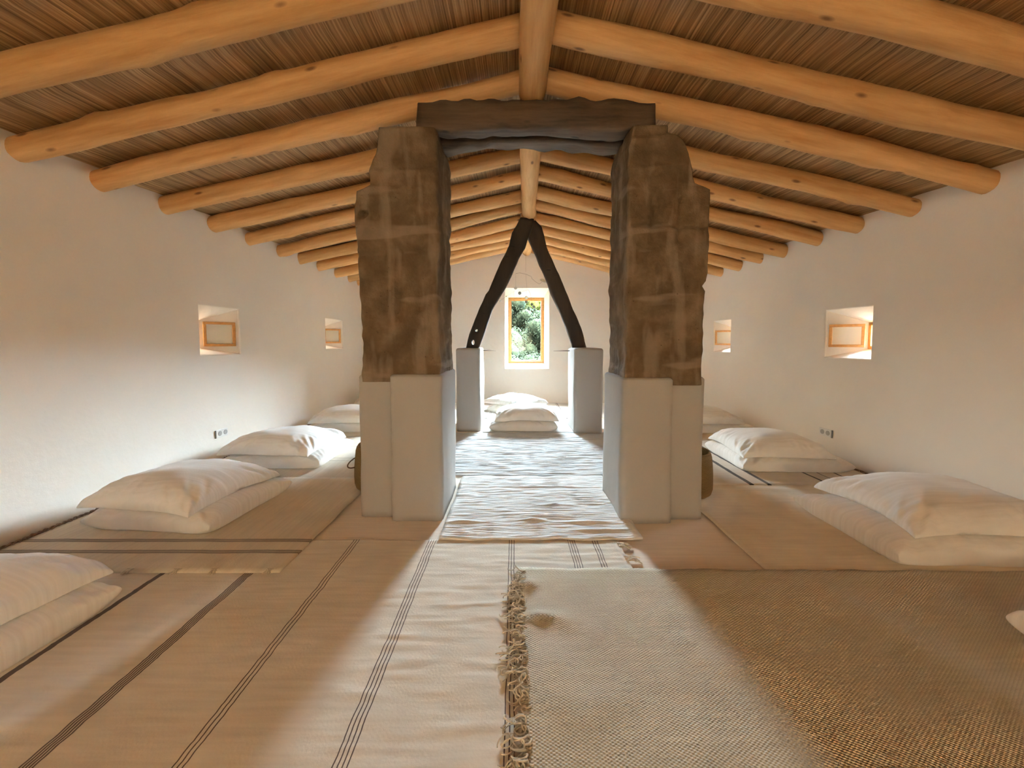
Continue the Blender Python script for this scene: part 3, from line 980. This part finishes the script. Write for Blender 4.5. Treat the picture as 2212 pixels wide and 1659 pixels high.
hr = rug('rug', .022, 2.86, -.6, 1.755, 0.014, M['rug_coarse'], 'coarse basket-weave rug in the right foreground with a tangled fringe', th=.010, wr=(.003, 9, 9), bumps=.016,
    res=.022, seed=11, ragged=.01, folds=((.10, 1.43, .08, .022, .018), (.19, 1.40, .04, .035, .010), (.07, 1.63, .03, .025, .018), (.12, 1.2, .05, .12, .008), (.62, 1.32, .03, .02, .006), (.45, 1.5, .02, .03, .005), (.85, 1.22, .05, .08, .010)), skew=-.04)
rug('rug', 1.205, 2.885, 1.64, 2.85, 0.006, M['rug_beige'], 'plain beige rug with soft folds under the nearest right pillow stack', wr=(.003, 2, 9), bumps=.006, seed=12,
    folds=((1.75, 1.86, .30, .015, .016), (2.0, 1.80, .3, .012, .014), (1.45, 2.08, .18, .012, .010), (1.75, 2.62, .2, .014, .016), (1.8, 2.74, .25, .015, .014)))
rug('rug', 1.27, 2.87, 2.82, 4.12, 0.012, M['rug_j'], 'pale rug with bold black stripes by the right wall', wr=(.003, 3, 6), seed=13)
rug('rug', 1.24, 2.87, 4.13, 5.4, 0.004, M['rug_beige'], 'plain beige rug at the right wall under the pillows beside the right pillar edge', wr=(.003, 3, 6), seed=14)
rug('rug', 1.24, 2.87, 5.41, 6.70, 0.004, M['rug_white'], 'pale rug in the far right corner', wr=(.003, 3, 6), seed=15)

# fringes
def yarn_curve(name, polys, r, material, parent, label=None):
    cu = bpy.data.curves.new(name, 'CURVE')
    cu.dimensions = '3D'; cu.bevel_depth = r; cu.bevel_resolution = 1; cu.resolution_u = 4
    cu.materials.append(material)
    for pts in polys:
        s = cu.splines.new('NURBS')
        s.points.add(len(pts) - 1)
        for p, q in zip(s.points, pts): p.co = (*q, 1)
        s.use_endpoint_u = True; s.order_u = 3
    o = bpy.data.objects.new(name, cu); COL.objects.link(o)
    o.parent = parent
    o['kind'] = 'stuff'
    if label: o['label'] = label
    return o

rnd = random.Random(5)
bm = bmesh.new()
y = .55
while y < 1.75:
    L = rnd.uniform(.035, .085) * (1.0 if nz(y * 5, 2) > -.25 else .5)
    rl = rnd.uniform(.006, .013)
    wv_ = rnd.uniform(6, 17) * rnd.choice((-1, 1)); ph = rnd.uniform(0, 6)
    drift = rnd.uniform(-.045, .045); up = rnd.uniform(.004, .022)
    x0_ = rnd.uniform(.026, .052)
    pts = []
    for k in range(24):
        t = k / 23
        g_ = min(1, t * 4)
        pts.append((x0_ - L * t + g_ * rl * math.sin(wv_ * t + ph), y + drift * t + g_ * rl * math.cos(wv_ * t + ph),
                    .017 + up * math.sin(min(1, t * 1.25) * PI) + .005 * (1 + math.sin(wv_ * t * .8 + ph * 2)) * (1 - t * .6)))
    add_tube(bm, pts, [.0026 * (1 - .3 * k / 23) for k in range(24)], 6)
    y += rnd.uniform(.0035, .0085) * (1.0 if nz(y * 9, 7) > -.2 else 2.0)
o = new_obj('fringe', bm, M['fringe'], hr)
o['kind'] = 'stuff'; o['label'] = 'tangled loose yarn ends along the left edge'
# tassels at the near end of the left rug and frayed corner of the big rug
polys = []
for cx_ in (-2.0, -1.83, -1.60, -1.42, -1.16):
    for _ in range(14):
        a = rnd.uniform(-2.4, -.7); L = rnd.uniform(.015, .035)
        polys.append([(cx_ + rnd.uniform(-.02, .02), 1.755, .02), (cx_ + math.cos(a) * L * .5, 1.752 + math.sin(a) * L * .5, .022), (cx_ + math.cos(a) * L, 1.75 + math.sin(a) * L, .014)])
yarn_curve('fringe', polys, .0022, M['fringe'], rb, 'small loose tassels on the near edge')

def edge_cord(x, ya, yb, parent, seed, material=M['fringe_brown']):
    rnd = random.Random(seed)
    polys = []
    for s in range(3):
        pts = []; y = ya
        while y < yb:
            a = y * 70 + s * 2.1
            pts.append((x + .008 * math.cos(a) + rnd.uniform(-.004, .004), y, .020 + .008 * math.sin(a) + rnd.uniform(-.002, .003)))
            y += .014
        polys.append(pts)
    for _ in range(int((yb - ya) * 90)):
        y = rnd.uniform(ya, yb)
        polys.append([(x, y, .018), (x + rnd.uniform(-.012, .012), y + rnd.uniform(-.02, .02), .028), (x + rnd.uniform(-.018, .018), y + rnd.uniform(-.03, .03), .016)])
    yarn_curve('edge_fringe', polys, .0034, material, parent, 'knotted brown fringe along the wall')
edge_cord(-2.682, 1.76, 2.97, rb, 1)
for ob in list(COL.objects):
    if ob.name.startswith('rug') and ob.get('label', '').startswith('pale rug with faint'): edge_cord(-2.682, 2.98, 4.28, ob, 2)
    if ob.name.startswith('rug') and ob.get('label', '').startswith('plain beige rug under'): edge_cord(-2.682, 4.32, 5.5, ob, 3)
    if ob.name.startswith('rug') and ob.get('label', '').startswith('pale rug with bold'): edge_cord(2.885, 2.83, 4.1, ob, 4)
    if ob.name.startswith('rug') and ob.get('label', '').startswith('large foreground'):
        rnd = random.Random(8)
        polys = []
        for _ in range(26):
            y0_ = rnd.choice((1.99, 1.98, 1.86, 1.85, 1.84))
            a = rnd.uniform(-.9, .5); L = rnd.uniform(.03, .07)
            polys.append([(.56, y0_ + rnd.uniform(-.02, .02), .010), (.57 + math.cos(a) * L * .5, y0_ + math.sin(a) * L * .5, .022), (.57 + math.cos(a) * L, y0_ + math.sin(a) * L, .008)])
        yarn_curve('fringe', polys, .0024, M['fringe'], ob, 'frayed pale corner beside the right pillar')

# ------------------------------------------------------------------ pillows
def pf(u, v, p=0.29):
    return (max(0.0, (1 - u * u)) * max(0.0, (1 - v * v))) ** p

def pillow(cx_, cy_, w_, d_, rot, z0, seed, label, under_p=None, A=.115, group='white pillow pairs', h0=.045):
    """one stuffed pillow; under_p: the pillow below, whose crown it rests on"""
    cr, sr = math.cos(rot), math.sin(rot)
    nu, nv = 84, 70
    bm = bmesh.new()
    def below(wx, wy):
        if not under_p: return 0
        q = under_p
        dx, dy = wx - q['c'][0], wy - q['c'][1]
        c2, s2 = math.cos(-q['rot']), math.sin(-q['rot'])
        u = (dx * c2 - dy * s2) / (q['w'] / 2); v = (dx * s2 + dy * c2) / (q['d'] / 2)
        if abs(u) >= 1 or abs(v) >= 1: return 0
        return q['z0'] + q['h0'] + q['A'] * pf(u, v)
    tops, bots = [], []
    for i in range(nu + 1):
        ta, ba = [], []
        for j in range(nv + 1):
            u = math.sin((i / nu - .5) * PI); v = math.sin((j / nv - .5) * PI)
            f = pf(u, v)
            # sides pulled in, corners left pointed
            px = u * w_ / 2 * (1 - .07 * (1 - v * v) * abs(u)); py = v * d_ / 2 * (1 - .07 * (1 - u * u) * abs(v))
            px += .006 * nz(seed, v * 2, 1); py += .006 * nz(seed + 4, u * 2, 1)
            wx, wy = cx_ + px * cr - py * sr, cy_ + px * sr + py * cr
            r = (abs(u) ** 6 + abs(v) ** 6) ** (1 / 6)
            # creases gathered at the seams, running inwards
            edge = max(0, r - .55) / .45
            wu = (u ** 4 + 1e-6) / (u ** 4 + v ** 4 + 2e-6)
            cre = wu * nz(v * 12 + seed, u * 2.2, 2) + (1 - wu) * nz(u * 12 + seed, v * 2.2, 2)
            rad = nz((abs(u) - abs(v)) * 7 + seed, (abs(u) + abs(v)) * 1.5, seed)
            corner = max(0, abs(u) + abs(v) - .9)
            wr = .020 * cre * edge * (1 - edge * .5) + .022 * rad * min(1, corner * 1.4) * min(1, f * 5) + .011 * nz(px * 6 + seed, py * 6, 3) + .012 * nz(px * 3.1, py * 3.1 + seed, 8)
            wr *= min(1, f * 4)
            if under_p:
                s = z0 + h0 - .035 * r ** 3 + .012 * nz(u + seed, v, 2)
                bt = max(below(wx, wy) + .003 if f > .02 else 0, s - .05 * f)
                tp = max(s, bt) + A * f + wr
                if f < 1e-4: tp = bt = max(s, bt)
            else:
                s = z0 + h0 + (.02 * max(0, abs(u) + abs(v) - 1.5))
                bt = max(z0 + .001, s - .12 * f)
                tp = s + A * f + wr * .8
                if f < 1e-4: tp = bt = s
            ta.append(Vector((wx - cx_, wy - cy_, tp - z0)))
            ba.append(Vector((wx - cx_, wy - cy_, min(bt, tp) - z0)))
        tops.append(ta); bots.append(ba)
    T = [[bm.verts.new(p) for p in row] for row in tops]
    B = [[(T[i][j] if i in (0, nu) or j in (0, nv) else bm.verts.new(bots[i][j])) for j in range(nv + 1)] for i in range(nu + 1)]
    for i in range(nu):
        for j in range(nv):
            bm.faces.new((T[i][j], T[i + 1][j], T[i + 1][j + 1], T[i][j + 1]))
            try: bm.faces.new((B[i][j], B[i][j + 1], B[i + 1][j + 1], B[i + 1][j]))
            except ValueError: pass
    o = new_obj('pillow', bm, M['linen'])
    o.location = (cx_, cy_, z0)
    tag(o, label, 'pillow', group)
    return dict(c=(cx_, cy_), w=w_, d=d_, rot=rot, z0=z0, h0=h0, A=A)

R = math.radians
def stack(b, t, zf, seed, where, group, At=.115):
    lo = pillow(b[0], b[1], b[2], b[3], R(b[4]), zf, seed, 'lower white pillow of the pair ' + where, group=group, A=.105)
    pillow(t[0], t[1], t[2], t[3], R(t[4]), zf + .002, seed + 31, 'upper white pillow of the pair ' + where, lo, group=group, h0=.165, A=At)

stack((-2.05, 1.22, .80, .66, -2), (-2.10, 1.25, .78, .66, -4), .012, 1, 'cut off by the left photo edge', 'pillow stacks along the left wall')
stack((-2.05, 2.42, .80, .68, -5), (-2.11, 2.42, .76, .66, -9), .020, 2, 'on the rug with brown end stripes', 'pillow stacks along the left wall')
stack((-2.08, 3.52, .86, .70, 0), (-2.12, 3.50, .80, .66, -3), .014, 3, 'by the left wall socket', 'pillow stacks along the left wall')
stack((-2.02, 4.82, .84, .68, 2), (-2.04, 4.80, .84, .66, 3), .012, 4, 'partly hidden by the left pillar edge', 'pillow stacks along the left wall')
stack((-2.15, 6.15, .80, .62, 2), (-2.10, 6.12, .80, .62, 8), .010, 5, 'farthest on the left, only a sliver seen', 'pillow stacks along the left wall')
stack((.115, 4.82, .82, .64, 0), (.15, 4.84, .78, .60, 1), .020, 6, 'between the low piers, nearer one', 'pillow stacks in the middle aisle')
stack((.06, 6.08, .86, .64, -14), (.015, 6.02, .84, .66, -42), .008, 7, 'below the end window, farther one', 'pillow stacks in the middle aisle', .085)
stack((2.27, 2.10, .86, .70, -1), (2.42, 2.14, .86, .66, -2), .014, 8, 'nearest on the right, largest in view', 'pillow stacks along the right wall')
stack((2.35, 3.40, .90, .68, -2), (2.29, 3.40, .74, .64, -3), .020, 9, 'on the black striped rug, right', 'pillow stacks along the right wall')
stack((2.42, 4.76, .86, .66, 0), (2.30, 4.74, .84, .64, 0), .012, 10, 'partly hidden by the right pillar edge', 'pillow stacks along the right wall')
pillow(2.215, 1.02, .80, .66, R(0), .030, 77, 'single white pillow corner poking in at the right photo edge', group='pillow stacks along the right wall')

# ------------------------------------------------------------------ baskets
def basket(cx_, cy_, rr, h, rot, label, hz, hang):
    root = empty('woven_basket', (cx_, cy_, .012), label, 'basket', 'palm baskets behind the pillars', rot)
    bm = bmesh.new()
    prof = [(0, .002), (rr * .55, .0), (rr * .80, .004), (rr * .93, .02), (rr * .99, .05), (rr * 1.0, .10), (rr * .99, .16), (rr * .96, .22), (rr * .92, h - .04),
            (rr * .87, h - .015), (rr * .80, h), (rr * .75, h - .004), (rr * .80, h - .03), (rr * .86, .2), (rr * .9, .06), (rr * .7, .02), (0, .015)]
    rings = add_lathe(bm, prof, 48)
    for v in bm.verts:
        a = math.atan2(v.co.y, v.co.x)
        k = 1 + .03 * nz(math.cos(a) * 1.2 + cx_, math.sin(a) * 1.2, v.co.z * 4)
        v.co.x *= k; v.co.y *= k
        v.co.z *= 1 + .02 * math.cos(a * 2 + 1) * (v.co.z / h)
    new_obj('basket_body', bm, M['palm'], root)
    for s, az in ((1, 0), (-1, PI)):
        bm = bmesh.new()
        pts = []
        for k in range(15):
            t = k / 14
            a = t * PI
            out_ = math.sin(a) * hang
            pts.append((rr * .955 + out_, (t - .5) * .085, hz + .028 * math.cos(a * 1.0) * (1 if s > 0 else .8) - .02 * math.sin(a)))
        add_tube(bm, pts, .0048, 8)
        o = new_obj('handle', bm, M['leather'], root)
        o.rotation_euler = (0, 0, az)
        o['label'] = 'short brown loop handle'
basket(1.262, 2.685, .155, .315, R(25), 'round woven palm basket peeking out behind the right pillar', .20, .055)
basket(-1.035, 2.80, .150, .325, R(20), 'round woven palm basket peeking out behind the left pillar', .20, .05)

# ------------------------------------------------------------------ mobile of shell discs
mob = empty('hanging_mobile', (0.20, 6.40, 2.30), 'wire mobile of small round shells hanging before the end window', 'mobile')
MY = 6.40
def disc(x, z, r, m_, tilt=0.0, yoff=0.0, sq=1.0):
    bm = bmesh.new()
    add_lathe(bm, [(0, .0022), (r * .6, .002), (r, .0), (r * .6, -.002), (0, -.0022)], 20)
    bmesh.ops.transform(bm, matrix=Matrix.Translation((x - .20, yoff, z - 2.30)) @ Matrix.Rotation(tilt, 4, 'Y') @ Matrix.Rotation(PI / 2 - (0 if sq == 1 else 1.0), 4, 'X'), verts=bm.verts)
    o = new_obj('shell_disc', bm, m_, mob)
discs = [(.031, 1.989, .026, 0), (.098, 1.908, .028, 1), (.209, 1.835, .028, 0), (.209, 1.766, .024, 1), (.302, 1.724, .024, 1), (.334, 1.681, .026, 1), (.346, 1.622, .016, 1),
         (.303, 1.608, .015, 1), (.256, 1.627, .015, 1), (.256, 1.766, .009, 1), (-.225, 1.785, .024, 0), (.004, 1.774, .012, 1), (-.128, 1.858, .010, 1)]
for x, z, r, dk in discs:
    disc(x, z, r, M['shell_dark'] if dk else M['shell'])
disc(.50, 2.115, .068, M['shell'], R(18), sq=0)
def wirepart(pts, r=.0016):
    bm = bmesh.new()
    add_tube(bm, [(x - .20, 0, z - 2.30) for x, z in pts], r, 6)
    new_obj('wire', bm, M['wire'], mob)
wirepart([(.20, 2.60), (.20, 2.26)], .001)
wirepart([(.03, 2.235), (.10, 2.245), (.20, 2.225), (.29, 2.185), (.302, 2.15)])
wirepart([(.302, 2.15), (.36, 2.10), (.425, 2.06), (.50, 2.12)])
wirepart([(.03, 2.235), (.031, 1.99)], .0008)
wirepart([(.147, 1.94), (.20, 1.955), (.244, 1.966), (.27, 1.91), (.287, 1.85)])
wirepart([(.20, 2.225), (.22, 1.96)], .0008)
wirepart([(-.225, 1.79), (-.12, 1.86), (.031, 1.96)], .0009)
wirepart([(.147, 1.94), (.098, 1.92)], .0009)
wirepart([(.209, 1.955), (.209, 1.76)], .0008)
wirepart([(.287, 1.85), (.30, 1.73), (.335, 1.68), (.346, 1.62)], .0009)
wirepart([(.256, 1.80), (.256, 1.62), (.303, 1.60)], .0009)
wirepart([(.004, 1.96), (.004, 1.78)], .0007)

# ------------------------------------------------------------------ hillside with trees beyond the end window
def ground_z(x, y):  # bowl: sides out of view are raised to cut low sky light
    r = math.hypot(x, y - 5)
    return -3.2 + .14 * max(0, r - 5) + .045 * max(0, r - 16) ** 1.6 * (1 + .12 * min(1, abs(x) / 16)) + .4 * nz(x * .3, y * .3, 1) + 1.3 * max(0, r - 22) / 12 * nz(x * .45, y * .45, 6)
bm = bmesh.new()
gx, gy = 60, 54
g = []
for i in range(gx + 1):
    row = []
    for j in range(gy + 1):
        x = -34 + 68 * i / gx; y = -26 + 60 * j / gy
        z = ground_z(x, y)
        row.append(bm.verts.new((x, y, z)))
    g.append(row)
for i in range(gx):
    for j in range(gy):
        bm.faces.new((g[i][j], g[i + 1][j], g[i + 1][j + 1], g[i][j + 1]))
o = new_obj('ground', bm, M['grass']); o['kind'] = 'structure'

def make_tree(seed, lm, rx, h):
    rnd = random.Random(seed)
    root = empty('broadleaf_tree', (0, 0, 0), 'x', 'tree')
    bm = bmesh.new()
    add_tube(bm, [(0, 0, -.2), (.05, .02, h * .3), (-.03, 0, h * .6), (0, .05, h * .85)], [.12, .09, .06, .03], 8)
    new_obj('trunk', bm, M['bark'], root)
    bm = bmesh.new()
    blobs = []
    for _ in range(16):
        a = rnd.uniform(0, 2 * PI); q = rnd.uniform(0, .7) * rx
        blobs.append((Vector((q * math.cos(a), q * math.sin(a), h * rnd.uniform(.38, .88))), rx * rnd.uniform(.32, .5)))
    for c, r in blobs:
        for _ in range(420):
            d = Vector((rnd.gauss(0, 1), rnd.gauss(0, 1), rnd.gauss(0, 1))).normalized()
            p = c + d * r * rnd.uniform(.72, 1.08)
            s = rx * rnd.uniform(.022, .05)
            nrm = (d + Vector((rnd.uniform(-.6, .6), rnd.uniform(-.6, .6), rnd.uniform(-.6, .6)))).normalized()
            t = nrm.orthogonal().normalized(); bb = nrm.cross(t)
            a = rnd.uniform(0, PI)
            t, bb = t * math.cos(a) + bb * math.sin(a), bb * math.cos(a) - t * math.sin(a)
            bm.faces.new([bm.verts.new(p + t * s), bm.verts.new(p + bb * s * .5 + nrm * s * .1), bm.verts.new(p - t * s), bm.verts.new(p - bb * s * .5 + nrm * s * .1)])
        # inner mass so crowns are opaque
        m4 = Matrix.Translation(c) @ Matrix.Scale(r * .74, 4)
        bmesh.ops.create_icosphere(bm, subdivisions=2, radius=1.0, matrix=m4)
    new_obj('crown', bm, lm, root)
    return root
protos = [make_tree(1, M['leaf0'], 1.0, 2.0), make_tree(2, M['leaf1'], 1.0, 2.2), make_tree(3, M['leaf2'], 1.0, 2.1), make_tree(4, M['leaf0'], 1.0, 1.8)]
rnd = random.Random(21)
used = [False] * 4
spots = []
for Y, kinds in ((11.5, (1,)), (13.5, (1, 0)), (16, (0, 3)), (19, (1, 0)), (23, (0, 3)), (27, (0, 1)), (31.5, (2, 2))):
    sc = {11.5: 1.1, 13.5: 1.2, 16: 1.4, 19: 1.6, 23: 1.9, 27: 1.9, 31.5: 1.75}[Y]
    half = Y * .10 + 1.6
    x = .3 * Y / 6.9 - half
    while x < .3 * Y / 6.9 + half:
        spots.append((x + rnd.uniform(-.2, .2), Y + rnd.uniform(-.8, .8), sc * rnd.uniform(.85, 1.15), rnd.choice(kinds)))
        x += sc * 1.25
for x, Y, sc, k in spots:
    t = protos[k] if not used[k] else copy_tree(protos[k])
    used[k] = True
    t.location = (x, Y, ground_z(x, Y) - .1)
    t.rotation_euler = (0, 0, rnd.uniform(0, 6))
    t.scale = (sc, sc, sc)
    near = Y < 17
    if k == 2: lab = 'yellow-green tree at the top of the hillside outside the end window'
    elif near: lab = 'pale green bush low on the hillside outside the end window'
    else: lab = 'grey-green tree midway up the hillside outside the end window'
    tag(t, lab, 'tree', 'yellow-green trees on the hilltop' if k == 2 else ('bushes low on the hillside' if near else 'trees midway up the hillside'))
